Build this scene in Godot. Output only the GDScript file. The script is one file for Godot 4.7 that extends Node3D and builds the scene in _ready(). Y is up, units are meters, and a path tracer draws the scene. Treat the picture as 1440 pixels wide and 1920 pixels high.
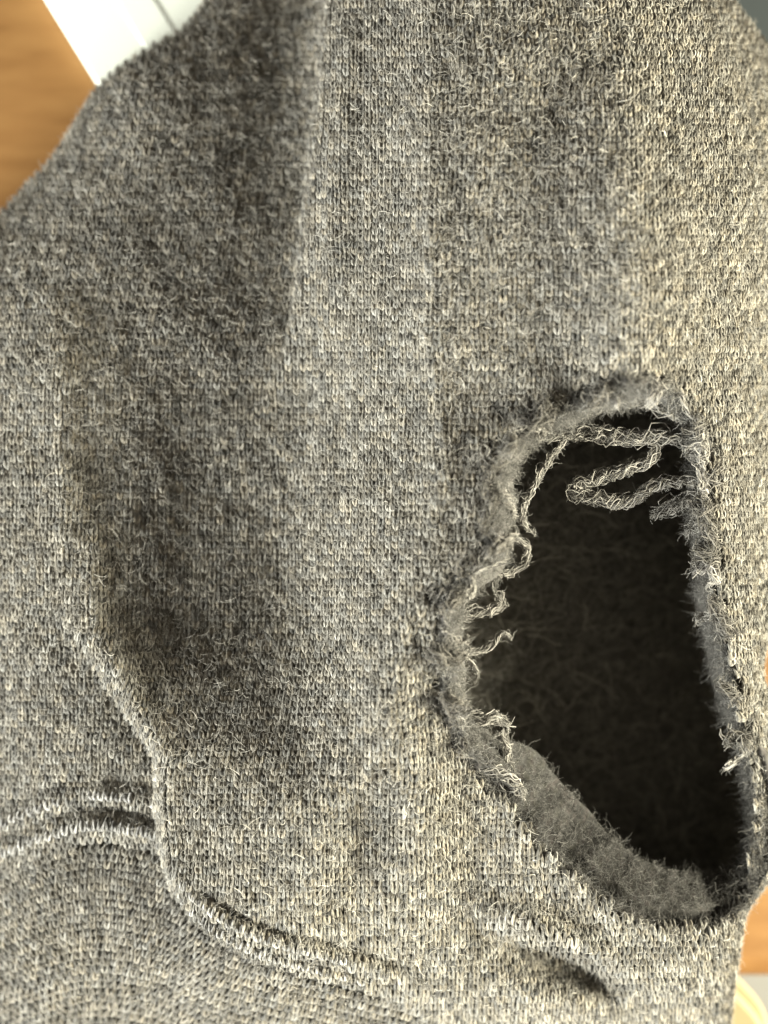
extends Node3D
# A torn grey knit sweatshirt lying bunched up on a wooden table, seen close from above.
# Heights and plan positions below are written in units of U (0.075 mm); the table top is world y = 0.

const U := 0.000075
const LIFT := 470.0          # height of the reference level above the table
const EYE := 1750.0          # the camera's height above the reference level

var rng := RandomNumberGenerator.new()
var noise := FastNoiseLite.new()
var mats := {}
var thread_points := []

# ---- camera, environment, lamps ----------------------------------------------------------------
func set_up_view():
	var cam := Camera3D.new()
	cam.name = "camera"
	add_child(cam)
	var att := CameraAttributesPhysical.new()
	att.frustum_focal_length = 12.0 * EYE / 960.0
	att.frustum_near = 0.01
	att.frustum_far = 6.0
	att.frustum_focus_distance = (EYE - 45.0) * U
	att.exposure_aperture = 5.0
	cam.attributes = att
	cam.position = Vector3(0, (EYE + LIFT) * U, 0)
	cam.rotation_degrees = Vector3(-90, 0, 0)
	cam.current = true

	var we := WorldEnvironment.new()
	we.name = "world_environment"
	var e := Environment.new()
	e.background_mode = Environment.BG_COLOR
	e.background_color = Color(0.62, 0.53, 0.39).linear_to_srgb()
	e.background_energy_multiplier = 0.46
	e.tonemap_mode = Environment.TONE_MAPPER_LINEAR
	e.tonemap_exposure = 0.95
	e.sdfgi_enabled = true
	e.ssao_enabled = true
	e.ssil_enabled = true
	we.environment = e
	add_child(we)

	area("window_light", Vector3(0.48, 0.143, 0.10), Vector3(0.02, 0.03, 0.0), Vector2(0.40, 0.14), Color(1.0, 0.965, 0.85), 2.4)
	area("room_light", Vector3(-0.43, 0.18, 0.29), Vector3(0.0, 0.03, 0.0), Vector2(0.40, 0.16), Color(1.0, 0.99, 0.93), 1.85)

func area(called, at, towards, size, color, energy):
	var l := AreaLight3D.new()
	l.name = called
	add_child(l)
	l.look_at_from_position(at, towards, Vector3.UP)
	l.area_size = size
	l.area_normalize_energy = true
	l.light_color = color
	l.light_energy = energy
	l.shadow_enabled = true

# ---- naming and building -----------------------------------------------------------------------
class Shape:
	var v := PackedVector3Array()
	var n := PackedVector3Array()
	var c := PackedColorArray()
	var uv := PackedVector2Array()
	var ix := PackedInt32Array()
	func mesh() -> ArrayMesh:
		var a := []
		a.resize(Mesh.ARRAY_MAX)
		a[Mesh.ARRAY_VERTEX] = v
		a[Mesh.ARRAY_NORMAL] = n
		if c.size() == v.size():
			a[Mesh.ARRAY_COLOR] = c
		if uv.size() == v.size():
			a[Mesh.ARRAY_TEX_UV] = uv
		a[Mesh.ARRAY_INDEX] = ix
		var m := ArrayMesh.new()
		m.add_surface_from_arrays(Mesh.PRIMITIVE_TRIANGLES, a)
		return m
	# a tapering tube along a path
	func tube(path: PackedVector3Array, rad: PackedFloat32Array, sides: int, col: Color):
		var base := v.size()
		var count := path.size()
		var t0 := (path[1] - path[0]).normalized()
		var side := t0.cross(Vector3(0.31, 0.83, 0.46))
		if side.length() < 0.1:
			side = t0.cross(Vector3(1, 0, 0))
		side = side.normalized()
		for i in count:
			var t := (path[mini(i + 1, count - 1)] - path[maxi(i - 1, 0)]).normalized()
			side = (side - t * side.dot(t)).normalized()
			var up := t.cross(side)
			for s in sides:
				var a := TAU * s / sides
				var d := side * cos(a) + up * sin(a)
				v.append(path[i] + d * rad[i])
				n.append(d)
				c.append(col)
		for i in count - 1:
			for s in sides:
				var p := base + i * sides + s
				var q := base + i * sides + (s + 1) % sides
				ix.append_array([p, p + sides, q, q, p + sides, q + sides])
	# normals from the faces (clockwise fronts)
	func smooth():
		n.resize(v.size())
		n.fill(Vector3.ZERO)
		for k in range(0, ix.size(), 3):
			var a := ix[k]
			var b := ix[k + 1]
			var d := ix[k + 2]
			var f := (v[d] - v[a]).cross(v[b] - v[a])
			n[a] += f
			n[b] += f
			n[d] += f
		for k in n.size():
			n[k] = n[k].normalized() if n[k].length_squared() > 1e-30 else Vector3.UP

func part(called, m: Mesh, mat: Material, parent: Node, kind := ""):
	var o := MeshInstance3D.new()
	o.name = called
	o.mesh = m
	o.material_override = mat
	parent.add_child(o, true)
	if kind:
		o.set_meta("kind", kind)
	return o

func thing(called, label, category):
	var o := Node3D.new()
	o.name = called
	add_child(o, true)
	o.set_meta("label", label)
	o.set_meta("category", category)
	return o

# many small copies: places is a list of [Transform3D, Color]
func many(called, m: Mesh, mat: Material, places: Array, parent: Node):
	var mm := MultiMesh.new()
	mm.transform_format = MultiMesh.TRANSFORM_3D
	mm.use_colors = true
	mm.mesh = m
	mm.instance_count = places.size()
	var buf := PackedFloat32Array()
	buf.resize(places.size() * 16)
	var k := 0
	for p in places:
		var t: Transform3D = p[0]
		var col: Color = p[1]
		buf[k] = t.basis.x.x; buf[k + 1] = t.basis.y.x; buf[k + 2] = t.basis.z.x; buf[k + 3] = t.origin.x
		buf[k + 4] = t.basis.x.y; buf[k + 5] = t.basis.y.y; buf[k + 6] = t.basis.z.y; buf[k + 7] = t.origin.y
		buf[k + 8] = t.basis.x.z; buf[k + 9] = t.basis.y.z; buf[k + 10] = t.basis.z.z; buf[k + 11] = t.origin.z
		buf[k + 12] = col.r; buf[k + 13] = col.g; buf[k + 14] = col.b; buf[k + 15] = 1.0
		k += 16
	mm.buffer = buf
	var o := MultiMeshInstance3D.new()
	o.name = called
	o.multimesh = mm
	o.material_override = mat
	o.set_meta("kind", "stuff")
	parent.add_child(o, true)
	return o

func matt(called, col: Color, rough := 0.9, tinted := false, sheen := 0.0) -> StandardMaterial3D:
	var m := StandardMaterial3D.new()
	m.resource_name = called
	m.albedo_color = col.linear_to_srgb()
	m.roughness = rough
	m.metallic_specular = 0.3
	m.vertex_color_use_as_albedo = tinted
	m.cull_mode = BaseMaterial3D.CULL_DISABLED
	if sheen > 0.0:
		m.rim_enabled = true
		m.rim = sheen
		m.rim_tint = 0.5
	return m

# ---- the lie of the cloth ----------------------------------------------------------------------
const LATTICE := [
	[-420, -320, -245, -245, -262, -180, -112, -100, -128, -230, -430],
	[-330, -240, -168, -174, -194, -124, -56, -42, -44, -160, -355],
	[-205, -150, -118, -126, -144, -70, 0, 20, 46, -62, -270],
	[-125, -80, -80, -92, -102, -16, 46, 60, 96, -24, -220],
	[-95, -56, -66, -88, -80, 30, 80, 84, 116, 5, -175],
	[-112, -42, -46, -74, -58, 58, 92, 84, 108, 0, -160],
	[-130, -54, -42, -44, -16, 78, 54, 62, 84, 12, -160],
	[-150, -92, -66, -40, 12, 56, 26, 42, 58, 10, -150],
	[-180, -135, -112, -80, -56, -48, -46, -44, -46, -95, -230],
	[-350, -310, -295, -280, -268, -256, -254, -258, -268, -295, -385],
]
var left_edge := [Vector2(-400, 560), Vector2(-40, 425), Vector2(0, 388), Vector2(35, 362), Vector2(60, 338), Vector2(100, 268), Vector2(160, 190), Vector2(220, 150), Vector2(300, 98), Vector2(350, 50), Vector2(400, 4), Vector2(450, -70), Vector2(500, -150), Vector2(2400, -150)]
var right_edge := [Vector2(-400, 1200), Vector2(-20, 1360), Vector2(0, 1371), Vector2(45, 1405), Vector2(95, 1441), Vector2(200, 1500), Vector2(800, 1530), Vector2(1050, 1500), Vector2(1180, 1446), Vector2(1268, 1429), Vector2(1350, 1466), Vector2(1500, 1482), Vector2(1600, 1470), Vector2(1650, 1440), Vector2(1700, 1404), Vector2(1740, 1391), Vector2(1800, 1384), Vector2(1850, 1376), Vector2(1920, 1369), Vector2(2400, 1330)]
# the fold along the upper left of the front layer: position and height over y
var fold_x := [Vector2(-300, 618), Vector2(0, 611), Vector2(200, 596), Vector2(400, 576), Vector2(560, 556), Vector2(650, 540), Vector2(740, 505), Vector2(900, 440), Vector2(2400, 300)]
var fold_h := [Vector2(-300, 140), Vector2(0, 125), Vector2(250, 105), Vector2(450, 75), Vector2(600, 40), Vector2(700, 14), Vector2(780, 0), Vector2(2400, 0)]
# the fold at the lower left: position over y, lower rim over x, height over y and over x
var flap_x := [Vector2(-400, 106), Vector2(560, 106), Vector2(800, 108), Vector2(1000, 110), Vector2(1150, 128), Vector2(1230, 170), Vector2(1300, 214), Vector2(1370, 262), Vector2(1430, 298), Vector2(1500, 298), Vector2(1580, 303), Vector2(1640, 315), Vector2(1690, 330), Vector2(2400, 420)]
var flap_y := [Vector2(-400, 1560), Vector2(250, 1600), Vector2(330, 1684), Vector2(360, 1722), Vector2(430, 1774), Vector2(500, 1806), Vector2(600, 1834), Vector2(700, 1860), Vector2(800, 1895), Vector2(1600, 2100)]
var flap_hy := [Vector2(-400, 0), Vector2(560, 0), Vector2(900, 4), Vector2(1150, 17), Vector2(1300, 48), Vector2(1430, 76), Vector2(1600, 84), Vector2(2400, 80)]
var flap_hx := [Vector2(-400, 1), Vector2(430, 1), Vector2(560, 0.72), Vector2(700, 0.3), Vector2(820, 0), Vector2(2400, 0)]
var seam_y := [Vector2(-300, 1610), Vector2(-20, 1574), Vector2(60, 1545), Vector2(130, 1522), Vector2(190, 1516), Vector2(250, 1524), Vector2(310, 1540), Vector2(420, 1600), Vector2(1600, 1900)]
var hole := [Vector2(1180, 712), Vector2(1090, 742), Vector2(1010, 785), Vector2(950, 832), Vector2(925, 880), Vector2(920, 950), Vector2(912, 1010), Vector2(908, 1052), Vector2(868, 1072), Vector2(836, 1112), Vector2(828, 1180), Vector2(832, 1270), Vector2(840, 1330), Vector2(868, 1400), Vector2(905, 1452), Vector2(948, 1494), Vector2(1000, 1558), Vector2(1060, 1622), Vector2(1120, 1674), Vector2(1190, 1714), Vector2(1270, 1734), Vector2(1350, 1722), Vector2(1398, 1680), Vector2(1412, 1600), Vector2(1416, 1500), Vector2(1404, 1400), Vector2(1384, 1300), Vector2(1362, 1200), Vector2(1345, 1100), Vector2(1337, 1000), Vector2(1336, 900), Vector2(1326, 815), Vector2(1292, 757), Vector2(1240, 722)]

var crest_x := [Vector2(-300, 800), Vector2(0, 802), Vector2(300, 796), Vector2(600, 796), Vector2(750, 815), Vector2(850, 830), Vector2(950, 812), Vector2(1100, 772), Vector2(1250, 745), Vector2(1400, 712), Vector2(1500, 665), Vector2(1600, 640), Vector2(2400, 600)]
var crest_h := [Vector2(-300, 48), Vector2(0, 52), Vector2(800, 58), Vector2(1250, 56), Vector2(1450, 30), Vector2(1600, 8), Vector2(1750, 0), Vector2(2400, 0)]
var bulge_x := [Vector2(-300, 1120), Vector2(0, 1140), Vector2(300, 1176), Vector2(500, 1192), Vector2(720, 1215), Vector2(2400, 1300)]
var bulge_h := [Vector2(-300, 0), Vector2(60, 4), Vector2(300, 6), Vector2(600, 10), Vector2(760, 8), Vector2(1000, 0), Vector2(2400, 0)]

const STEP := 5.0
const X0 := -200.0
const Y0 := -180.0
const NX := 350
const NY := 458
var grid_h := PackedFloat32Array()      # height
var grid_d := PackedFloat32Array()      # signed distance to the hole's rim, inside negative (far: 999)
var rim := PackedVector2Array()         # the hole's rim, resampled
var rim_even := PackedVector2Array()    # the same without its raggedness
var rim_in := PackedVector2Array()      # its inward direction

func along(t: Array, y: float) -> float:
	var i := 0
	while i < t.size() - 2 and t[i + 1].x < y:
		i += 1
	var a: Vector2 = t[i]
	var b: Vector2 = t[i + 1]
	var p: Vector2 = t[maxi(i - 1, 0)]
	var q: Vector2 = t[mini(i + 2, t.size() - 1)]
	var w := b.x - a.x
	var s := clampf((y - a.x) / w, 0.0, 1.0)
	var ma := (b.y - p.y) / maxf(b.x - p.x, 1.0) * w
	var mb := (q.y - a.y) / maxf(q.x - a.x, 1.0) * w
	var lim := 1.5 * (b.y - a.y)
	if absf(ma) > absf(lim) * 2.0: ma = lim
	if absf(mb) > absf(lim) * 2.0: mb = lim
	var s2 := s * s
	var s3 := s2 * s
	return (2 * s3 - 3 * s2 + 1) * a.y + (s3 - 2 * s2 + s) * ma + (3 * s2 - 2 * s3) * b.y + (s3 - s2) * mb

func cr(a: float, b: float, c: float, d: float, t: float) -> float:
	return b + 0.5 * t * (c - a + t * (2 * a - 5 * b + 4 * c - d + t * (3 * (b - c) + d - a)))

func lattice(x: float, y: float) -> float:
	var fx := clampf((x + 80.0) / 160.0, 0.0, 9.999)
	var fy := clampf((y + 80.0) / 240.0, 0.0, 8.999)
	var i := int(fx)
	var j := int(fy)
	var r := []
	for k in 4:
		var row: Array = LATTICE[clampi(j - 1 + k, 0, 9)]
		r.append(cr(row[maxi(i - 1, 0)], row[i], row[mini(i + 1, 10)], row[mini(i + 2, 10)], fx - i))
	return cr(r[0], r[1], r[2], r[3], fy - j)

func bump(x: float, y: float, cx: float, cy: float, rx: float, ry: float, turn: float) -> float:
	var dx := x - cx
	var dy := y - cy
	var a := (dx * cos(turn) + dy * sin(turn)) / rx
	var b := (-dx * sin(turn) + dy * cos(turn)) / ry
	var q := a * a + b * b
	return exp(-q) if q < 8.0 else 0.0

func roll(d: float, r: float) -> float:     # how far a rounded edge has dropped d inside its outline
	if d >= r:
		return 0.0
	var s := 1.0 - maxf(d, 0.0) / r
	return r * (1.0 - sqrt(maxf(1.0 - s * s, 0.0)))

func edge_step(d: float, r: float) -> float:   # 0 outside, rounded rise to 1 inside
	if d <= -5.0:
		return 0.0
	if d >= r:
		return 1.0
	var s := 1.0 - (d + 5.0) / (r + 5.0)
	return sqrt(maxf(1.0 - s * s, 0.0))

# row: edges already looked up for this y -> le, re, fx, fh, px, ph
func height(x: float, y: float, row: Array, col: Array) -> float:
	var h := lattice(x, y)
	h += row[3] * edge_step((x - row[2]) * 0.99, 20.0)
	var dl: float = (x - row[4]) * row[6]
	var db: float = (col[0] - y) * 0.93
	var d := minf(dl, db)
	if absf(dl - db) < 40.0:
		d -= (40.0 - absf(dl - db)) * (40.0 - absf(dl - db)) / 160.0
	var lift: float = row[5] * col[1]
	h += lift * edge_step(d, 22.0 + 40.0 * clampf((1300.0 - y) / 500.0, 0.0, 1.0))
	var inside := smoothstep(-4.0, 4.0, d)
	# ridge that runs down the left side before it becomes the flap
	if y > 420.0 and y < 1500.0 and x < 420.0:
		var fade := smoothstep(430.0, 700.0, y) * (1.0 - smoothstep(1180.0, 1330.0, y))
		h += 9.0 * fade * exp(-pow((x - row[4] - 6.0) / 34.0, 2))
		var f2 := smoothstep(950.0, 1080.0, y) * (1.0 - smoothstep(1300.0, 1450.0, y))
		h += 13.0 * f2 * exp(-pow((x - row[4] - 62.0 + (y - 1050.0) * 0.12) / 20.0, 2))
	# hem seam on the layer underneath
	var so: float = y - col[2]
	if inside < 1.0 and absf(so) < 150.0:
		var k := 1.0 - inside
		h += k * (-8.0 * exp(-pow(so / 9.0, 2)) + 13.0 * exp(-pow((so + 26.0) / 17.0, 2)) + 19.0 * exp(-pow((so - 32.0) / 20.0, 2)) - 3.0 * exp(-pow((so - 68.0) / 9.0, 2)) - 2.0 * exp(-pow((so + 55.0) / 9.0, 2)))
	# hem seam on the front layer, just inside its rim
	if y > 1640.0 and x < 860.0 and x > 300.0:
		var f3 := smoothstep(1660.0, 1710.0, y) * (1.0 - smoothstep(700.0, 800.0, x))
		h += f3 * (-11.0 * exp(-pow((db - 21.0) / 6.5, 2)) + 9.0 * exp(-pow((db - 40.0) / 11.0, 2)) - 9.0 * exp(-pow((db - 62.0) / 8.0, 2)))
	# the long crest of the fold and the one along the right
	var wx: float = x - row[7]
	var ws := sqrt(wx * wx + 120.0)
	h += row[8] * exp(-ws / (130.0 if wx < 0.0 else 800.0))
	wx = x - row[9]
	ws = sqrt(wx * wx + 150.0)
	h += row[10] * exp(-ws / (85.0 if wx < 0.0 else 330.0))
	# creases
	if y > 1200.0:
		h += -38.0 * bump(x, y, 690, 1545, 62, 170, 0.16)
		h += 28.0 * bump(x, y, 800, 1600, 60, 170, -0.1)
		h += 42.0 * bump(x, y, 1040, 1758, 120, 26, 0.42)
		h += -78.0 * bump(x, y, 1066, 1818, 122, 38, 0.42)
		h += 16.0 * bump(x, y, 1010, 1880, 170, 40, 0.1)
		h += 18.0 * bump(x, y, 1260, 1800, 150, 34, -0.45)
	else:
		h += 14.0 * bump(x, y, 640, 320, 26, 420, 0.06)
		h += 12.0 * bump(x, y, 805, 420, 34, 520, -0.03)
	h += 6.0 * noise.get_noise_2d(x, y) + 2.2 * noise.get_noise_2d(x * 3.1 + 900.0, y * 2.3)
	# rounded outer edges
	h -= 0.8 * roll((x - row[0]) * (0.66 if y < 450.0 else 1.0), 70.0)
	h -= 0.9 * roll((row[1] - x) * (0.75 if y < 120.0 or y > 1600.0 and y < 1720.0 else 0.97), 95.0 if y < 1100.0 else 36.0)
	h -= roll(y + 150.0, 80.0) + roll(2080.0 - y, 80.0)
	return maxf(h, -LIFT + 14.0)

func prepare_cloth():
	noise.seed = 11
	noise.noise_type = FastNoiseLite.TYPE_SIMPLEX_SMOOTH
	noise.frequency = 0.0045
	noise.fractal_octaves = 2
	# rim of the hole: a closed curve with ragged wander
	var n := hole.size()
	for i in n:
		var p: Vector2 = hole[(i + n - 1) % n]
		var a: Vector2 = hole[i]
		var b: Vector2 = hole[(i + 1) % n]
		var q: Vector2 = hole[(i + 2) % n]
		var m := maxi(int(a.distance_to(b) / 6.0), 2)
		for k in m:
			rim.append(a.cubic_interpolate(b, p, q, float(k) / m))
	var count := rim.size()
	var wander := PackedVector2Array()
	for i in count:
		var t := (rim[(i + 2) % count] - rim[(i + count - 2) % count]).normalized()
		var inward := Vector2(t.y, -t.x)     # the outline runs anticlockwise as seen
		rim_in.append(inward)
		var calm := 0.35 if rim[i].x > 1150.0 and rim[i].y > 1150.0 else 1.0
		wander.append(rim[i] + inward * calm * (13.0 * noise.get_noise_2d(i * 28.0, 70.0) + 8.0 * noise.get_noise_2d(i * 90.0, 270.0)))
	rim_even = rim
	for turn in 12:
		var soft := rim_in.duplicate()
		for i in count:
			soft[i] = (rim_in[(i + count - 1) % count] + rim_in[i] + rim_in[(i + 1) % count]).normalized()
		rim_in = soft
	rim = wander
	grid_h.resize(NX * NY)
	grid_d.resize(NX * NY)
	grid_d.fill(999.0)
	var cols := []
	for i in NX:
		var x := X0 + i * STEP
		cols.append([along(flap_y, x), along(flap_hx, x), along(seam_y, x)])
	for j in NY:
		var y := Y0 + j * STEP
		var slope := (along(flap_x, y + 10.0) - along(flap_x, y - 10.0)) / 20.0
		var row := [along(left_edge, y), along(right_edge, y), along(fold_x, y), along(fold_h, y), along(flap_x, y), along(flap_hy, y), 1.0 / sqrt(1.0 + slope * slope), along(crest_x, y), along(crest_h, y), along(bulge_x, y), along(bulge_h, y)]
		for i in NX:
			var x := clampf(X0 + i * STEP, row[0], row[1])
			var ci := clampi(int((x - X0) / STEP), 0, NX - 1)
			grid_h[j * NX + i] = height(x, y, row, cols[ci])
			if x > 780.0 and x < 1470.0 and y > 660.0 and y < 1790.0:
				var far_off := to_rim(Vector2(x, y)).x
				grid_d[j * NX + i] = far_off
				if far_off < 20.0:
					grid_h[j * NX + i] -= 0.9 * roll(maxf(far_off, 2.0), 20.0)

func to_rim(p: Vector2) -> Vector2:       # (signed distance, index of the nearest rim point)
	var best := 1e9
	var at := 0
	for i in range(0, rim.size(), 4):
		var q := p.distance_squared_to(rim[i])
		if q < best:
			best = q
			at = i
	var centre := at
	for k in range(-4, 5):
		var i := (centre + k + rim.size()) % rim.size()
		var q := p.distance_squared_to(rim[i])
		if q < best:
			best = q
			at = i
	var d := sqrt(best)
	return Vector2(-d if (p - rim[at]).dot(rim_in[at]) > 0.0 else d, at)

func sample(g: PackedFloat32Array, x: float, y: float) -> float:
	var fx := clampf((x - X0) / STEP, 0.0, NX - 1.001)
	var fy := clampf((y - Y0) / STEP, 0.0, NY - 1.001)
	var i := int(fx)
	var j := int(fy)
	var k := j * NX + i
	fx -= i
	fy -= j
	return lerpf(lerpf(g[k], g[k + 1], fx), lerpf(g[k + NX], g[k + NX + 1], fx), fy)

# plan position and height (as seen in perspective from above) -> world
func place(x: float, y: float, h: float) -> Vector3:
	var k := (EYE - h) / EYE * U
	return Vector3((x - 720.0) * k, (h + LIFT) * U, (y - 960.0) * k)

func on_cloth(x: float, y: float) -> Vector3:
	return place(x, y, sample(grid_h, x, y))

func frame_at(x: float, y: float) -> Transform3D:      # x along +x, y up the picture, z out of the cloth; lengths per unit of plan
	var p := on_cloth(x, y)
	var du := (on_cloth(x + 4.0, y) - on_cloth(x - 4.0, y)) / 8.0
	var dv := (on_cloth(x, y - 4.0) - on_cloth(x, y + 4.0)) / 8.0
	return Transform3D(Basis(du, dv, du.cross(dv).normalized()), p)

# ---- yarn and fibre shapes (in units of U) -----------------------------------------------------
func leg_path(side: float, wob: float, deep: float) -> PackedVector3Array:
	var out := PackedVector3Array()
	for i in 7:
		var t := i / 6.0
		var x := side * (0.05 + 0.33 * t + 0.06 * sin(t * PI))
		var y := -0.82 + 1.64 * t
		var z := deep + 0.20 * sin(t * PI) - 0.08
		out.append(Vector3(x * 16.0 + wob, y * 11.5, z * 16.0))
	return out

func make_stitch(loose: float) -> Mesh:
	var s := Shape.new()
	for side: float in [-1.0, 1.0]:
		var spine := leg_path(side, rng.randf_range(-0.6, 0.6), 0.0)
		s.tube(spine, PackedFloat32Array([1.3, 2.1, 2.5, 2.6, 2.5, 2.1, 1.3]), 6, Color(0.6, 0.6, 0.6))
		for f in 11:
			var a := rng.randf() * TAU
			var twist := rng.randf_range(1.2, 2.6) * side
			var rr := rng.randf_range(1.9, 2.8) + loose * rng.randf() * 1.6
			var shade := pow(rng.randf(), 1.7) * 2.0 + 0.35
			var path := PackedVector3Array()
			var rad := PackedFloat32Array()
			for i in 7:
				var t := i / 6.0
				var wide := rr * (0.55 + 0.45 * sin(t * PI))
				var b := a + twist * t
				path.append(spine[i] + Vector3(cos(b) * wide, rng.randf_range(-0.5, 0.5), sin(b) * wide * 0.85) + Vector3(rng.randf_range(-0.45, 0.45), 0, rng.randf_range(-0.3, 0.3)))
				rad.append(0.55 + 0.35 * sin(t * PI))
			s.tube(path, rad, 3, Color(shade, shade, shade))
	return s.mesh()

func make_fibre(length: float, curl: float, rad: float) -> Mesh:
	var s := Shape.new()
	var path := PackedVector3Array()
	var radii := PackedFloat32Array()
	var p := Vector3.ZERO
	var ang := 0.0
	var lift := rng.randf_range(0.05, 0.45)
	var bend := rng.randf_range(-1.0, 1.0) * curl
	var n := 9
	for i in n:
		path.append(p)
		radii.append(rad * (1.0 - 0.7 * absf(i / (n - 1.0) - 0.3)))
		ang += bend + rng.randf_range(-1.0, 1.0) * curl * 0.9
		lift += rng.randf_range(-0.32, 0.24)
		if p.z < -1.0: lift = absf(lift)
		p += Vector3(cos(ang), sin(ang), lift).normalized() * length / n
	s.tube(path, radii, 3, Color.WHITE)
	return s.mesh()

# a yarn along a path in plan/height points, built of twisted fibres
func yarn_mesh(pts: Array, thick: float, fibres: int, fray: float) -> Mesh:
	var curve := Curve3D.new()
	for i in pts.size():
		var a: Vector3 = pts[maxi(i - 1, 0)]
		var b: Vector3 = pts[mini(i + 1, pts.size() - 1)]
		var tan := (b - a) / 6.0
		curve.add_point(pts[i], -tan, tan)
	var span := curve.get_baked_length()
	var n := maxi(int(span / 6.0), 8)
	var s := Shape.new()
	var spine := PackedVector3Array()
	for i in n + 1:
		spine.append(curve.sample_baked(span * i / n, true))
	for f in fibres:
		var a := rng.randf() * TAU
		var ply := float(f % 3)
		var rr := thick * 0.5 * sqrt(rng.randf())
		var path := PackedVector3Array()
		var radii := PackedFloat32Array()
		var stray := fray * pow(rng.randf(), 3.0)
		var from := rng.randi_range(0, int(n * 0.25))
		var upto := n - rng.randi_range(0, int(n * 0.25))
		var nz := rng.randf() * 500.0
		for i in range(from, upto + 1):
			var t := (spine[mini(i + 1, n)] - spine[maxi(i - 1, 0)]).normalized()
			var side := t.cross(Vector3(0.1, 0.2, 1)).normalized()
			var up := t.cross(side)
			var tw := i * 0.17 + ply * TAU / 3.0 + 2.5 * noise.get_noise_2d(i * 25.0, 31.0)
			var off := side * cos(tw) * thick * 0.20 + up * sin(tw) * thick * 0.12
			var b := a + i * 0.26 + 3.0 * noise.get_noise_2d(i * 30.0, nz + 300.0)
			var ends := 1.0 - 0.45 * absf(2.0 * i / n - 1.0)
			off += (side * cos(b) + up * sin(b)) * rr * ends
			off += Vector3(noise.get_noise_2d(i * 40.0, nz), noise.get_noise_2d(i * 40.0, nz + 99.0), noise.get_noise_2d(i * 40.0, nz + 199.0)) * (2.0 + stray)
			var q := spine[i] + off
			path.append(place(q.x, q.y, q.z))
			radii.append(0.95 * U)
		if path.size() > 3:
			var c := pow(rng.randf(), 1.3) * 0.26 + 0.08
			s.tube(path, radii, 3, Color(c, c * 0.985, c * 0.96))
	return s.mesh()

# ---- colours of the wool -----------------------------------------------------------------------
func heather(lightness: float) -> Color:
	var c := lightness * (0.13 + 0.25 * pow(rng.randf(), 1.3))
	var w := rng.randf_range(-0.05, 0.05)
	return Color(c * (1.0 + w), c * (0.965 + 0.2 * w), c * (0.875 - w))

# ---- the sweatshirt ----------------------------------------------------------------------------
func build_sweatshirt():
	var shirt = thing("sweatshirt", "grey heather knit sweatshirt bunched up with a large frayed hole", "sweatshirt")
	prepare_cloth()
	build_cloth(shirt)
	build_stitches(shirt)
	build_rim(shirt)
	build_threads(shirt)
	build_fuzz(shirt)

func build_cloth(shirt):
	var s := Shape.new()
	var state := PackedInt32Array()
	for j in NY:
		var y := clampf(Y0 + j * STEP, -150.0, 2080.0)
		var le := along(left_edge, y)
		var re := along(right_edge, y)
		for i in NX:
			var xg := X0 + i * STEP
			var x := clampf(xg, le, re)
			var k := j * NX + i
			var h := grid_h[k]
			var over := absf(xg - x) + absf(Y0 + j * STEP - y)
			h = maxf(h - over * 3.0, -LIFT + 1.0) - 7.0
			var st := 0
			if over == 0.0 and grid_d[k] < 0.0:
				if grid_d[k] > -8.0:
					var at := int(to_rim(Vector2(x, y)).y)
					x = rim[at].x
					y = rim[at].y
					st = 1
				else:
					st = 2
			state.append(st)
			s.v.append(place(x, y, h))
			s.c.append(Color(1, 1, 1))
			y = clampf(Y0 + j * STEP, -150.0, 2080.0)
	for j in NY - 1:
		for i in NX - 1:
			var a := j * NX + i
			if maxi(maxi(state[a], state[a + 1]), maxi(state[a + NX], state[a + NX + 1])) < 2:
				s.ix.append_array([a, a + 1, a + NX, a + 1, a + NX + 1, a + NX])
	s.smooth()
	part("cloth", s.mesh(), matt("wool_ground", Color(0.05, 0.048, 0.043), 0.95), shirt)

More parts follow.
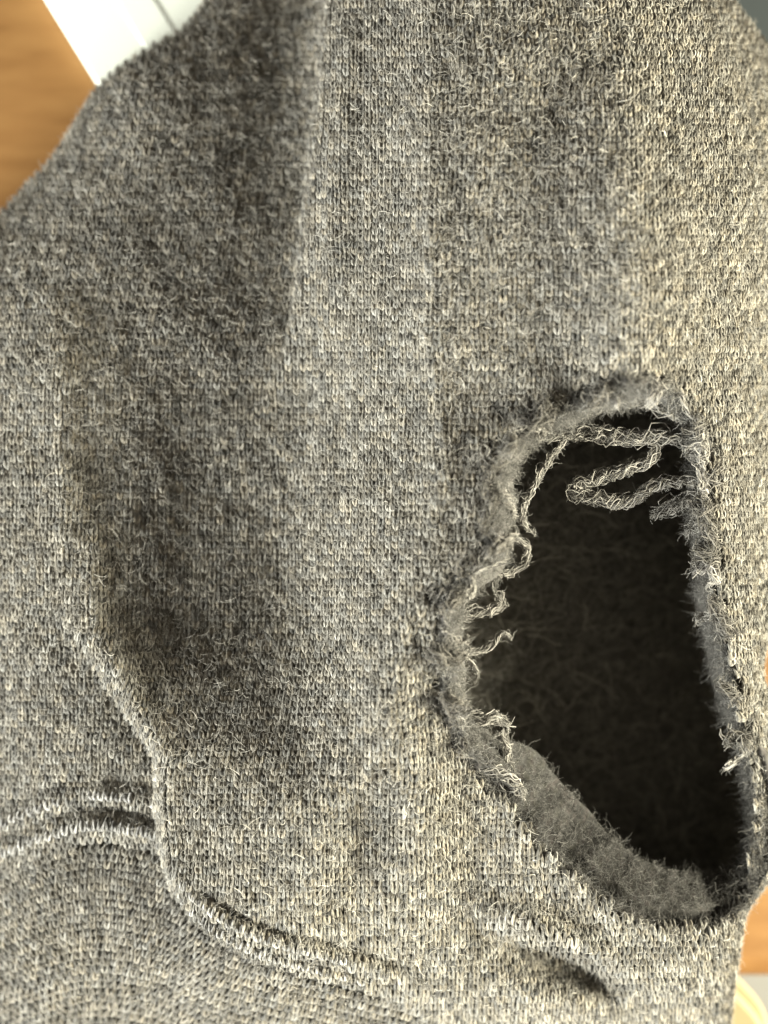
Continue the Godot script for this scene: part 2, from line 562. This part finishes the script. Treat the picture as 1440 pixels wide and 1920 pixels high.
func build_stitches(shirt):
	var wool := matt("wool_yarn", Color.WHITE, 0.85, true, 0.35)
	mats.wool = wool
	var kinds := []
	for k in 7:
		kinds.append(make_stitch(0.35 + 0.12 * k))
	var body := []
	var band := []
	for k in 7:
		body.append([])
		band.append([])
	var y := -140.0
	while y < 2070.0:
		var le := along(left_edge, y)
		var re := along(right_edge, y)
		for way in [1.0, -1.0]:
			var x := 692.0
			while x > le + 1.0 and x < re - 1.0:
				var f := frame_at(x, y)
				var stretch := f.basis.x.length() / U
				x += way * 8.0 / stretch
				if x < le or x > re:
					break
				if not in_band(x, y) and sample(grid_d, x, y) > (-2.0 if rng.randf() < 0.45 else 11.0):
					var b := Basis(f.basis.x.normalized() * U, f.basis.y.normalized() * minf(f.basis.y.length(), U * 2.2), f.basis.z * U)
					b = b * Basis(Vector3(0, 0, 1), rng.randf_range(-0.10, 0.10)) * Basis.from_scale(Vector3.ONE * rng.randf_range(0.94, 1.1))
					body[rng.randi() % 7].append([Transform3D(b, f.origin + f.basis.z * U * rng.randf_range(-1.5, 1.5)), heather(0.95)])
				x += way * 8.0 / stretch
		y += 11.5
	# the sides of the heap, down to the table
	y = -130.0
	while y < 2060.0:
		for right in [true, false]:
			var edge := along(right_edge if right else left_edge, y)
			var h := sample(grid_h, edge, y) - 6.0
			while h > -LIFT + 8.0:
				var o := Vector3(1, 0, 0) if right else Vector3(-1, 0, 0)
				var b := Basis(Vector3(0, -1, 0) if right else Vector3(0, 1, 0), Vector3(0, 0, -1), o) * Basis(Vector3(0, 0, 1), rng.randf_range(-0.1, 0.1)) * Basis.from_scale(Vector3.ONE * U)
				body[rng.randi() % 7].append([Transform3D(b, place(edge, y, h - 7.0) - o * U * 2.0), heather(0.95)])
				h -= 16.0
		y += 11.5
	# the hem band below the seam is knitted in rows along it
	for r in 40:
		var x := -145.0
		while x < 800.0:
			var yy := along(seam_y, x) + 76.0 + r * 14.0
			if yy < 2070.0 and in_band(x, yy) and x > along(left_edge, yy):
				var f := frame_at(x, yy)
				var n := f.basis.z
				var tilt := (along(seam_y, x + 8.0) - along(seam_y, x - 8.0)) / 16.0
				var b := Basis(f.basis.x.normalized() * U, f.basis.y.normalized() * U, n * U) * Basis(Vector3(0, 0, 1), -atan(tilt) + rng.randf_range(-0.12, 0.12))
				b = b * Basis.from_scale(Vector3(1.0, 1.12, 1.15))
				band[rng.randi() % 7].append([Transform3D(b, f.origin + n * U * rng.randf_range(-1.5, 1.5)), heather(0.9)])
			x += 15.5 / maxf(frame_at(x, yy).basis.x.length() / U, 0.8)
	var hem := Node3D.new()
	hem.name = "hem_band"
	shirt.add_child(hem, true)
	for k in 7:
		many("knit_stitches", kinds[k], wool, body[k], shirt)
	for k in 7:
		many("hem_band_stitches", kinds[k], wool, band[k], hem)
	# cover stitching along the hem seam: larger, lighter loops, one by one
	var pale := []
	for k in 5:
		var m := matt("seam_yarn", Color(1, 1, 1) * (0.24 + 0.05 * k), 0.85, true, 0.3)
		pale.append(m)
	var x := -140.0
	while x < 306.0:
		for off in [33.0, -24.0]:
			var yy: float = along(seam_y, x) + off
			if outside_flap(x, yy) and (off > 0.0 or x < 110.0 or rng.randf() < 0.6):
				seam_stitch(hem, x + rng.randf_range(-1.5, 1.5), yy + rng.randf_range(-2, 2), kinds[rng.randi() % 7], pale[rng.randi() % 5], Vector3(1.05, 1.15 if off > 0.0 else 1.05, 1.05))
		x += 16.5
	x = 345.0
	while x < 760.0:
		for off in [10.0, 40.0]:
			if x > 600.0 and rng.randf() < (x - 600.0) / 130.0:
				continue
			seam_stitch(hem, x, along(flap_y, x) - off - 3.0, kinds[rng.randi() % 7], pale[rng.randi() % 5], Vector3(0.95, 0.95, 1.0))
		x += 17.5

func seam_stitch(hem: Node3D, x: float, y: float, m: Mesh, mat: Material, size: Vector3):
	var f := frame_at(x, y)
	var b := Basis(f.basis.x.normalized() * U * size.x, f.basis.y.normalized() * U * size.y, f.basis.z * U * size.z) * Basis(Vector3(0, 0, 1), rng.randf_range(-0.15, 0.15))
	var o = part("seam_stitch", m, mat, hem)
	o.transform = Transform3D(b, f.origin + f.basis.z * U * 2.0)

func outside_flap(x: float, y: float) -> bool:
	return x < along(flap_x, y) - 6.0 or y > along(flap_y, x) + 6.0

func in_band(x: float, y: float) -> bool:
	return x < 790.0 and y > 1520.0 and outside_flap(x, y) and y > along(seam_y, x) + 66.0

func rim_width(p: Vector2) -> float:     # how wide the thick fleecy edge shows
	var w := 42.0
	w += 58.0 * smoothstep(1350.0, 1500.0, p.y) * (1.0 - smoothstep(1330.0, 1405.0, p.x) * (1.0 - 0.6 * smoothstep(1600.0, 1680.0, p.y)))
	w += 6.0 * (1.0 - smoothstep(760.0, 900.0, p.y))
	w -= 18.0 * smoothstep(1380.0, 1410.0, p.x) * (1.0 - smoothstep(1590.0, 1660.0, p.y))
	return w * (1.0 + 0.22 * (1.0 - 0.7 * smoothstep(1350.0, 1500.0, p.y)) * noise.get_noise_2d(p.x * 2.0, p.y * 2.0 + 500.0))

func rim_out(p: Vector2) -> float:
	return 7.0 + 34.0 * smoothstep(1385.0, 1402.0, p.x) * smoothstep(1370.0, 1430.0, p.y) * (1.0 - smoothstep(1600.0, 1690.0, p.y))

func rim_height(h0: float, p: Vector2, t: float) -> float:
	var low := smoothstep(1420.0, 1560.0, p.y)
	var deep := smoothstep(1560.0, 1680.0, p.y)
	return h0 - 9.0 + 17.0 * sin(pow(t, 0.7) * PI) * (1.0 - low) - lerpf(85.0 * pow(t, 2.4), lerpf(78.0, 44.0, deep) * pow(t, 1.4), low) - deep * 20.0 * sin(minf(t * 3.2, 1.0) * PI)

func build_rim(shirt):
	var fleece := matt("fleece_edge", Color.WHITE, 0.95, true, 0.3)
	mats.fleece = fleece
	var n := rim.size()
	var rings := 13
	var s := Shape.new()
	for r in rings:
		var t := r / (rings - 1.0)
		for i in n:
			var p := rim[i]
			var w := rim_width(p)
			var q := p.lerp(rim_even[i], minf(t * 2.0, 1.0)) + rim_in[i] * (w * t - rim_out(p) * (1.0 - t))
			var h0 := maxf(sample(grid_h, p.x - rim_in[i].x * 22.0, p.y - rim_in[i].y * 22.0), -34.0)
			var low := smoothstep(1560.0, 1680.0, p.y)
			var h := rim_height(h0, p, t)
			h += (1.0 - 0.7 * smoothstep(1400.0, 1560.0, p.y)) * (7.0 * noise.get_noise_2d(q.x * 7.0, q.y * 7.0) + 5.0 * noise.get_noise_2d(q.x * 17.0, q.y * 17.0))
			s.v.append(place(q.x, q.y, h))
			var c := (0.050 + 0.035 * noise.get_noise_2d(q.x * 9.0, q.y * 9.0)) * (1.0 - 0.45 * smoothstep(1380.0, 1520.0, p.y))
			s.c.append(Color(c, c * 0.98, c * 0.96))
	for r in rings - 1:
		for i in n:
			var a := r * n + i
			var b := r * n + (i + 1) % n
			s.ix.append_array([a, b, a + n, b, b + n, a + n])
	s.smooth()
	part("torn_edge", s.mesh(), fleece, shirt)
	# the brushed inside of the garment, seen through the hole
	var bag := Shape.new()
	var outs := [-6.0, 14.0, 40.0, 46.0, 20.0, -60.0, -150.0]
	var downs := [30.0, 70.0, 150.0, 260.0, 340.0, 385.0, 400.0]
	var mid := Vector2(1150, 1230)
	for r in 9:
		for i in n:
			var p := rim[i]
			var h0 := maxf(sample(grid_h, p.x - rim_in[i].x * 22.0, p.y - rim_in[i].y * 22.0), -34.0)
			var q := p
			var h := 0.0
			if r < 7:
				var o: float = outs[r]
				if p.x > 1100.0: o = minf(o, 14.0) - 0.05 * downs[r]
				q = p - rim_in[i] * o
				h = lerpf(h0 - 24.0, lining_floor(q.x, q.y), smoothstep(0.0, 400.0, downs[r]))
			else:
				q = (p + rim_in[i] * 150.0).lerp(mid, 0.5 if r == 7 else 1.0)
				h = lining_floor(q.x, q.y)
			h += 6.0 * noise.get_noise_2d(q.x * 8.0, q.y * 8.0) + 5.0 * noise.get_noise_2d(q.x * 3.0, q.y * 3.0)
			bag.v.append(place(q.x, q.y, maxf(h, -LIFT + 20.0)))
	for r in 8:
		for i in n:
			var a := r * n + i
			var b := r * n + (i + 1) % n
			bag.ix.append_array([a, b, a + n, b, b + n, a + n])
	bag.smooth()
	part("lining", bag.mesh(), matt("fleece_lining", Color(0.15, 0.144, 0.128), 1.0), shirt)

func lining_floor(x: float, y: float) -> float:
	return lerpf(-230.0, -400.0, smoothstep(900.0, 1330.0, x + 0.3 * (y - 1080.0))) + 10.0 * noise.get_noise_2d(x * 4.0, y * 4.0 + 40.0)

func build_threads(shirt):
	var y3 := func(list: Array) -> Array:
		var out := []
		for a in list:
			out.append(Vector3(a[0], a[1], a[2]))
		return out
	var threads := [
		[[[1062, 822, 58], [1040, 848, 62], [1020, 876, 58], [998, 915, 50], [983, 952, 44], [982, 982, 38], [1002, 1004, 34]], 12.0, 22, 8.0],
		[[[1240, 822, 40], [1230, 846, 46], [1214, 866, 48], [1174, 879, 46], [1124, 896, 42], [1082, 906, 38], [1071, 917, 36], [1084, 927, 36], [1120, 934, 38], [1161, 942, 38], [1193, 934, 38], [1225, 911, 38], [1275, 902, 42], [1312, 905, 48]], 21.0, 46, 10.0],
		[[[1223, 972, 20], [1240, 960, 28], [1262, 950, 32], [1284, 938, 34], [1310, 925, 40]], 20.0, 34, 14.0],
		[[[1020, 822, 62], [1055, 816, 60], [1110, 812, 56], [1170, 820, 54], [1240, 818, 54], [1290, 830, 56]], 24.0, 44, 14.0],
		[[[838, 1222, 46], [867, 1225, 40], [895, 1221, 34], [920, 1213, 30], [934, 1192, 28], [947, 1186, 26], [961, 1200, 22]], 9.0, 15, 6.0],
		[[[862, 1224, 44], [876, 1234, 40], [890, 1250, 36], [897, 1266, 34], [889, 1282, 36]], 5.0, 8, 3.0],
		[[[826, 1180, 54], [850, 1162, 44], [882, 1150, 34], [913, 1144, 28], [934, 1136, 24], [941, 1120, 24], [930, 1112, 28]], 17.0, 30, 12.0],
		[[[930, 1060, 40], [930, 1035, 36], [945, 1015, 30], [968, 1012, 26], [986, 1028, 24], [988, 1050, 24], [972, 1068, 26], [945, 1076, 34], [915, 1072, 44]], 11.0, 22, 9.0],
		[[[855, 1352, 62], [880, 1342, 66], [905, 1350, 64], [930, 1346, 60], [955, 1362, 48]], 19.0, 34, 18.0],
		[[[940, 880, 56], [952, 862, 60], [975, 846, 60], [1000, 840, 58]], 15.0, 26, 14.0],
		[[[1300, 1080, 38], [1315, 1066, 46], [1332, 1060, 54], [1340, 1085, 50], [1325, 1096, 40]], 15.0, 26, 14.0],
		[[[940, 1370, 44], [950, 1400, 40], [952, 1430, 38], [965, 1455, 36]], 13.0, 22, 10.0],
		[[[880, 1420, 56], [905, 1440, 60], [935, 1450, 58], [965, 1470, 50], [985, 1500, 44]], 22.0, 34, 16.0],
		[[[1090, 770, 78], [1130, 755, 84], [1180, 748, 86], [1230, 756, 84], [1280, 790, 76]], 20.0, 34, 16.0],
		[[[1305, 800, 70], [1318, 840, 66], [1316, 890, 60], [1322, 940, 56]], 18.0, 30, 16.0],
	]
	var m := matt("loose_wool", Color(1.0, 0.99, 0.97), 0.85, true, 0.4)
	var n := rim.size()
	for k in 96:
		var i := rng.randi() % n
		if rim[i].y > 1420.0:
			continue
		var h0 := sample(grid_h, rim[i].x - rim_in[i].x * 8.0, rim[i].y - rim_in[i].y * 8.0)
		var side := Vector2(rim_in[i].y, -rim_in[i].x) * (1.0 if rng.randf() < 0.5 else -1.0)
		var p := rim[i]
		var matted := k % 2 == 0
		var dir2 := (rim_in[i] * (0.25 if matted else 1.0) + side * rng.randf_range(0.3, 2.2)).normalized()
		var turn := rng.randf_range(-0.5, 0.5)
		var pts := []
		var hh := h0 + rng.randf_range(4.0, 16.0) + (7.0 if k % 2 == 0 else 0.0)
		for q in 6:
			pts.append([p.x, p.y, hh])
			p += dir2 * rng.randf_range(8.0, 15.0)
			dir2 = dir2.rotated(turn + rng.randf_range(-0.3, 0.3))
			hh += rng.randf_range(-11.0, 5.0)
		threads.append([pts, rng.randf_range(16.0, 26.0), 34, 24.0, 1] if matted else [pts, rng.randf_range(6.0, 15.0), rng.randi_range(10, 22), rng.randf_range(6.0, 20.0)])
	var dull := matt("matted_wool", Color(0.50, 0.49, 0.47), 0.9, true, 0.3)
	for t in threads:
		for a in t[0]:
			thread_points.append(Vector4(a[0], a[1], a[2], t[1]))
		part("loose_thread", yarn_mesh(y3.call(t[0]), t[1] * 1.2, int(t[2] * 1.25), t[3] * 1.5), m if t.size() < 5 else dull, shirt)

func build_fuzz(shirt):
	var wool := matt("wool_fibre", Color.WHITE, 0.8, true, 0.5)
	var kinds := []
	for k in 9:
		kinds.append(make_fibre([11.0, 13.0, 16.0, 21.0, 17.0, 26.0, 20.0, 14.0, 36.0][k], [0.2, 0.3, 0.2, 0.36, 0.5, 0.22, 0.6, 0.35, 0.3][k], 0.46))
	var lists := []
	for k in 9:
		lists.append([])
	for i in 84000:
		var x := rng.randf_range(-120.0, 1520.0)
		var y := rng.randf_range(-120.0, 2040.0)
		if x < along(left_edge, y) + 1.0 or x > along(right_edge, y) - 1.0:
			continue
		var d := sample(grid_d, x, y)
		if d < 0.0:
			continue
		var f := frame_at(x, y)
		var lean := -0.95 if x < 560.0 else 0.5
		var a := lean + rng.randfn() * (0.6 if x < 560.0 and y < 1000.0 else 1.1) + (PI if rng.randf() < 0.5 else 0.0)
		var b := Basis(f.basis.x.normalized() * U, f.basis.y.normalized() * U, f.basis.z * U) * Basis(Vector3(0, 0, 1), a)
		b = b * Basis.from_scale(Vector3.ONE * rng.randf_range(0.5, 1.0))
		var c := 0.16 + 0.22 * rng.randf() + (0.34 if rng.randf() < 0.10 else 0.0)
		lists[rng.randi() % 9].append([Transform3D(b, f.origin + f.basis.z * U * rng.randf_range(1.0, 6.5)), Color(c, c * 0.975, c * 0.90)])
	for i in 5000:
		var left := rng.randf() < 0.5
		var y := rng.randf_range(-100.0, 460.0) if left else rng.randf_range(-100.0, 1980.0)
		var x := along(left_edge, y) + rng.randf() * 14.0 if left else along(right_edge, y) - rng.randf() * 9.0
		var f := frame_at(x, y)
		var dirv := Vector3(rng.randfn(), rng.randfn(), rng.randfn()).normalized()
		var side := dirv.cross(Vector3(0.3, 1.0, 0.2)).normalized()
		var b := Basis(dirv * U, side * U, dirv.cross(side) * U) * Basis.from_scale(Vector3.ONE * rng.randf_range(0.5, 0.9))
		var c := 0.2 + 0.40 * rng.randf()
		lists[rng.randi() % 9].append([Transform3D(b, f.origin), Color(c, c * 0.975, c * 0.90)])
	for k in 9:
		many("surface_fuzz", kinds[k], wool, lists[k], shirt)
	# longer down round the torn edge
	kinds = []
	for k in 9:
		kinds.append(make_fibre([14.0, 18.0, 22.0, 30.0, 20.0, 36.0, 26.0, 16.0, 44.0][k], [0.5, 0.7, 0.45, 0.6, 0.9, 0.5, 0.8, 0.6, 0.55][k], 0.5))
	lists = []
	for k in 9:
		lists.append([])
	var n := rim.size()
	for i in 36000:
		var at := rng.randi() % n
		var p := rim[at]
		var t := rng.randf_range(-0.32, 1.0)
		var q := p + rim_in[at] * (rim_width(p) * t if t > 0.0 else t * (36.0 + 2.5 * rim_out(p)))
		var h0 := maxf(sample(grid_h, p.x - rim_in[at].x * 22.0, p.y - rim_in[at].y * 22.0), -34.0)
		var tt := maxf(t, 0.0)
		var h := rim_height(h0, p, tt) + rng.randf_range(-4.0, 9.0)
		var dirv := Vector3(rng.randfn(), rng.randfn() * 0.6, rng.randfn()).normalized()
		var side := dirv.cross(Vector3.UP).normalized()
		var b := Basis(dirv * U, side * U, dirv.cross(side) * U) * Basis.from_scale(Vector3.ONE * rng.randf_range(0.5, 1.0))
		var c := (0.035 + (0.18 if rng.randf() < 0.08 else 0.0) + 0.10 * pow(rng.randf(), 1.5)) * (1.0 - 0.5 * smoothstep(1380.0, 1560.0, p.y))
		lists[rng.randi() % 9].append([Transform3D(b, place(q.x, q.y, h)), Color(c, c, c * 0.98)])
	for i in thread_points.size() - 1:
		var a: Vector4 = thread_points[i]
		var b2: Vector4 = thread_points[i + 1]
		if Vector2(a.x - b2.x, a.y - b2.y).length() > 70.0:
			continue
		for k in int(Vector2(a.x - b2.x, a.y - b2.y).length() * 0.9):
			var m := a.lerp(b2, rng.randf())
			var dirv := Vector3(rng.randfn(), rng.randfn() * 0.8, rng.randfn()).normalized()
			var side := dirv.cross(Vector3.UP).normalized()
			var b := Basis(dirv * U, side * U, dirv.cross(side) * U) * Basis.from_scale(Vector3(0.75, 0.75, 0.75) * rng.randf_range(0.5, 1.0))
			var c := 0.16 + 0.35 * rng.randf()
			lists[rng.randi() % 9].append([Transform3D(b, place(m.x + rng.randfn() * m.w * 0.2, m.y + rng.randfn() * m.w * 0.2, m.z)), Color(c, c, c * 0.98)])
	for k in 9:
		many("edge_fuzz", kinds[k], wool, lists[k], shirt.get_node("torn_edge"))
	# short nap of the lining
	lists = []
	for k in 9:
		lists.append([])
	for i in 16000:
		var x := rng.randf_range(840.0, 1400.0)
		var y := rng.randf_range(780.0, 1680.0)
		if to_rim(Vector2(x, y)).x > -30.0:
			continue
		var dirv := Vector3(rng.randfn(), rng.randf() * 0.5, rng.randfn() * 0.6).normalized()
		var side := dirv.cross(Vector3.UP).normalized()
		var b := Basis(dirv * U, side * U, dirv.cross(side) * U) * Basis.from_scale(Vector3.ONE * rng.randf_range(1.2, 2.6))
		var c := 0.10 + 0.40 * pow(rng.randf(), 1.6)
		lists[rng.randi() % 9].append([Transform3D(b, place(x, y, lining_floor(x, y) + 2.0 + rng.randf() * 12.0)), Color(c, c * 0.98, c * 0.92)])
	for k in 9:
		many("lining_nap", kinds[k], wool, lists[k], shirt.get_node("lining"))

# ---- what lies around it -----------------------------------------------------------------------
func rounded_slab(outline: PackedVector2Array, bottom: float, top: float, r: float, inset_rings := 6) -> Mesh:
	# outline in world x/z, clockwise as seen from above
	var s := Shape.new()
	var n := outline.size()
	var rows := []
	rows.append([0.0, bottom])
	for k in inset_rings + 1:
		var a := PI / 2.0 * k / inset_rings
		rows.append([r * (1.0 - cos(a)), top - r + r * sin(a)])
	for row in rows:
		for i in n:
			var p := outline[(i + n - 1) % n]
			var q := outline[i]
			var w := outline[(i + 1) % n]
			var e1 := (q - p).normalized()
			var e2 := (w - q).normalized()
			var m := (Vector2(-e1.y, e1.x) + Vector2(-e2.y, e2.x)).normalized()
			var k := 1.0 / maxf(m.dot(Vector2(-e1.y, e1.x)), 0.35)
			var z: Vector2 = q + m * float(row[0]) * k
			s.v.append(Vector3(z.x, row[1], z.y))
	for r_ in rows.size() - 1:
		for i in n:
			var a := r_ * n + i
			var b := r_ * n + (i + 1) % n
			s.ix.append_array([a, a + n, b, b, a + n, b + n])
	var last := (rows.size() - 1) * n
	var mid := Vector3.ZERO
	for i in n:
		mid += s.v[last + i] / n
	s.v.append(mid)
	for i in n:
		s.ix.append_array([last + i, s.v.size() - 1, last + (i + 1) % n])
	for p in s.v:
		s.uv.append(Vector2(p.x, p.z))
	s.smooth()
	return s.mesh()

func flat(x: float, y: float, h: float) -> Vector2:
	var p := place(x, y, h)
	return Vector2(p.x, p.z)

func round_corners(pts: Array, r: float) -> PackedVector2Array:
	var out := PackedVector2Array()
	var n := pts.size()
	for i in n:
		var p: Vector2 = pts[(i + n - 1) % n]
		var q: Vector2 = pts[i]
		var w: Vector2 = pts[(i + 1) % n]
		var a := q + (p - q).normalized() * r
		var b := q + (w - q).normalized() * r
		for k in 5:
			var t := k / 4.0
			out.append(a.lerp(q, t).lerp(q.lerp(b, t), t))
	return out

func build_table():
	var t = thing("wooden_table", "honey brown wooden table top under the grey sweatshirt", "table")
	var grain := FastNoiseLite.new()
	grain.seed = 5
	grain.frequency = 0.012
	grain.fractal_octaves = 5
	grain.domain_warp_enabled = true
	grain.domain_warp_amplitude = 22.0
	var tex := NoiseTexture2D.new()
	tex.width = 1024
	tex.height = 1024
	tex.noise = grain
	tex.seamless = true
	var g := Gradient.new()
	g.offsets = PackedFloat32Array([0.0, 0.35, 0.6, 1.0])
	g.colors = PackedColorArray([Color(0.17, 0.084, 0.027).linear_to_srgb(), Color(0.215, 0.110, 0.038).linear_to_srgb(), Color(0.235, 0.124, 0.044).linear_to_srgb(), Color(0.26, 0.142, 0.052).linear_to_srgb()])
	tex.color_ramp = g
	var m := matt("wood", Color.WHITE, 0.42)
	m.metallic_specular = 0.4
	m.albedo_texture = tex
	m.uv1_scale = Vector3(3.2, 15.0, 1)
	var edge := place(720, 1852, -LIFT).z
	var o := round_corners([Vector2(-0.42, -0.45), Vector2(0.42, -0.45), Vector2(0.42, edge), Vector2(-0.42, edge)], 0.01)
	part("table_top", rounded_slab(o, -0.022, 0.0, 0.006), m, t)
	for sx in [-0.36, 0.36]:
		for z in [-0.40, edge - 0.06]:
			var leg := round_corners([Vector2(sx - 0.02, z - 0.02), Vector2(sx + 0.02, z - 0.02), Vector2(sx + 0.02, z + 0.02), Vector2(sx - 0.02, z + 0.02)], 0.004)
			part("leg", rounded_slab(leg, -0.30, -0.0225, 0.0005, 2), m, t)

func build_surroundings():
	var f := part("floor", BoxMesh.new(), matt("floor_grey", Color(0.15, 0.148, 0.14), 0.7), self, "structure") as MeshInstance3D
	(f.mesh as BoxMesh).size = Vector3(3, 0.02, 3)
	f.position = Vector3(0, -0.311, 0)
	f.set_meta("label", "pale grey floor below the wooden table")

	# the white board at the upper left
	var board = thing("white_board", "glossy white board with a raised rib lying behind the sweatshirt", "board")
	var white := matt("white_gloss", Color(0.68, 0.73, 0.70), 0.5)
	white.metallic_specular = 0.5
	var h := -LIFT + 60.0
	var a := flat(84, 0, h)
	var b := flat(186, 166, h)
	var dir := (b - a).normalized()
	var right := Vector2(-dir.y, dir.x) * -1.0
	var far := a - dir * 0.05
	var near := b + dir * 0.008
	var wide := 0.075
	part("panel", rounded_slab(round_corners([far, far + right * wide, near + right * wide, near], 0.0015), 0.0003, (h + LIFT) * U, 0.0007), white, board)
	var r0 := 0.0105
	var low := (h + LIFT) * U
	part("raised_rib", rounded_slab(round_corners([far + right * r0, far + right * (r0 + 0.0058), near + right * (r0 + 0.0058) - dir * 0.002, near + right * r0 - dir * 0.002], 0.0008), low - 0.0004, low + 0.00022, 0.0002), white, board)

	# dark thing behind at the upper right
	var dark = thing("dark_bag", "dark slate grey bag behind the sweatshirt with only a corner showing", "bag")
	var cloth := matt("slate_cloth", Color(0.042, 0.052, 0.058), 0.8)
	var c0 := flat(1300, -220, -300)
	var o := round_corners([c0, c0 + Vector2(0.07, 0), c0 + Vector2(0.07, 0.06), c0 + Vector2(0.0, 0.06)], 0.012)
	part("bag_body", rounded_slab(o, 0.0003, 0.014, 0.006), cloth, dark)
	part("flap", rounded_slab(round_corners([c0 + Vector2(0.004, 0.004), c0 + Vector2(0.066, 0.004), c0 + Vector2(0.066, 0.030), c0 + Vector2(0.004, 0.030)], 0.006), 0.0135, 0.0155, 0.0012), cloth, dark)

	# folded cream cloth over the table's edge, lower right
	var linen = thing("cream_cloth", "folded cream cloth over the table edge below the sweatshirt", "cloth")
	var cream := matt("cream_cloth", Color(0.27, 0.225, 0.13), 0.9, false, 0.2)
	var k0 := flat(1300, 1826, -LIFT + 40.0)
	var k1 := flat(1376, 1826, -LIFT + 40.0)
	var k2 := flat(1442, 1896, -LIFT + 40.0)
	var pts := [k0, k1, k2, k2 + Vector2(0.006, 0.05), k0 + Vector2(-0.02, 0.06)]
	part("lower_fold", rounded_slab(round_corners(pts, 0.003), 0.0003, 0.0021, 0.0009), cream, linen)
	var up := []
	for p in pts:
		up.append(p + Vector2(-0.0012, 0.0016))
	part("upper_fold", rounded_slab(round_corners(up, 0.003), 0.0022, 0.0042, 0.001), cream, linen)

func _ready():
	rng.seed = 20240611
	set_up_view()
	build_table()
	build_surroundings()
	build_sweatshirt()
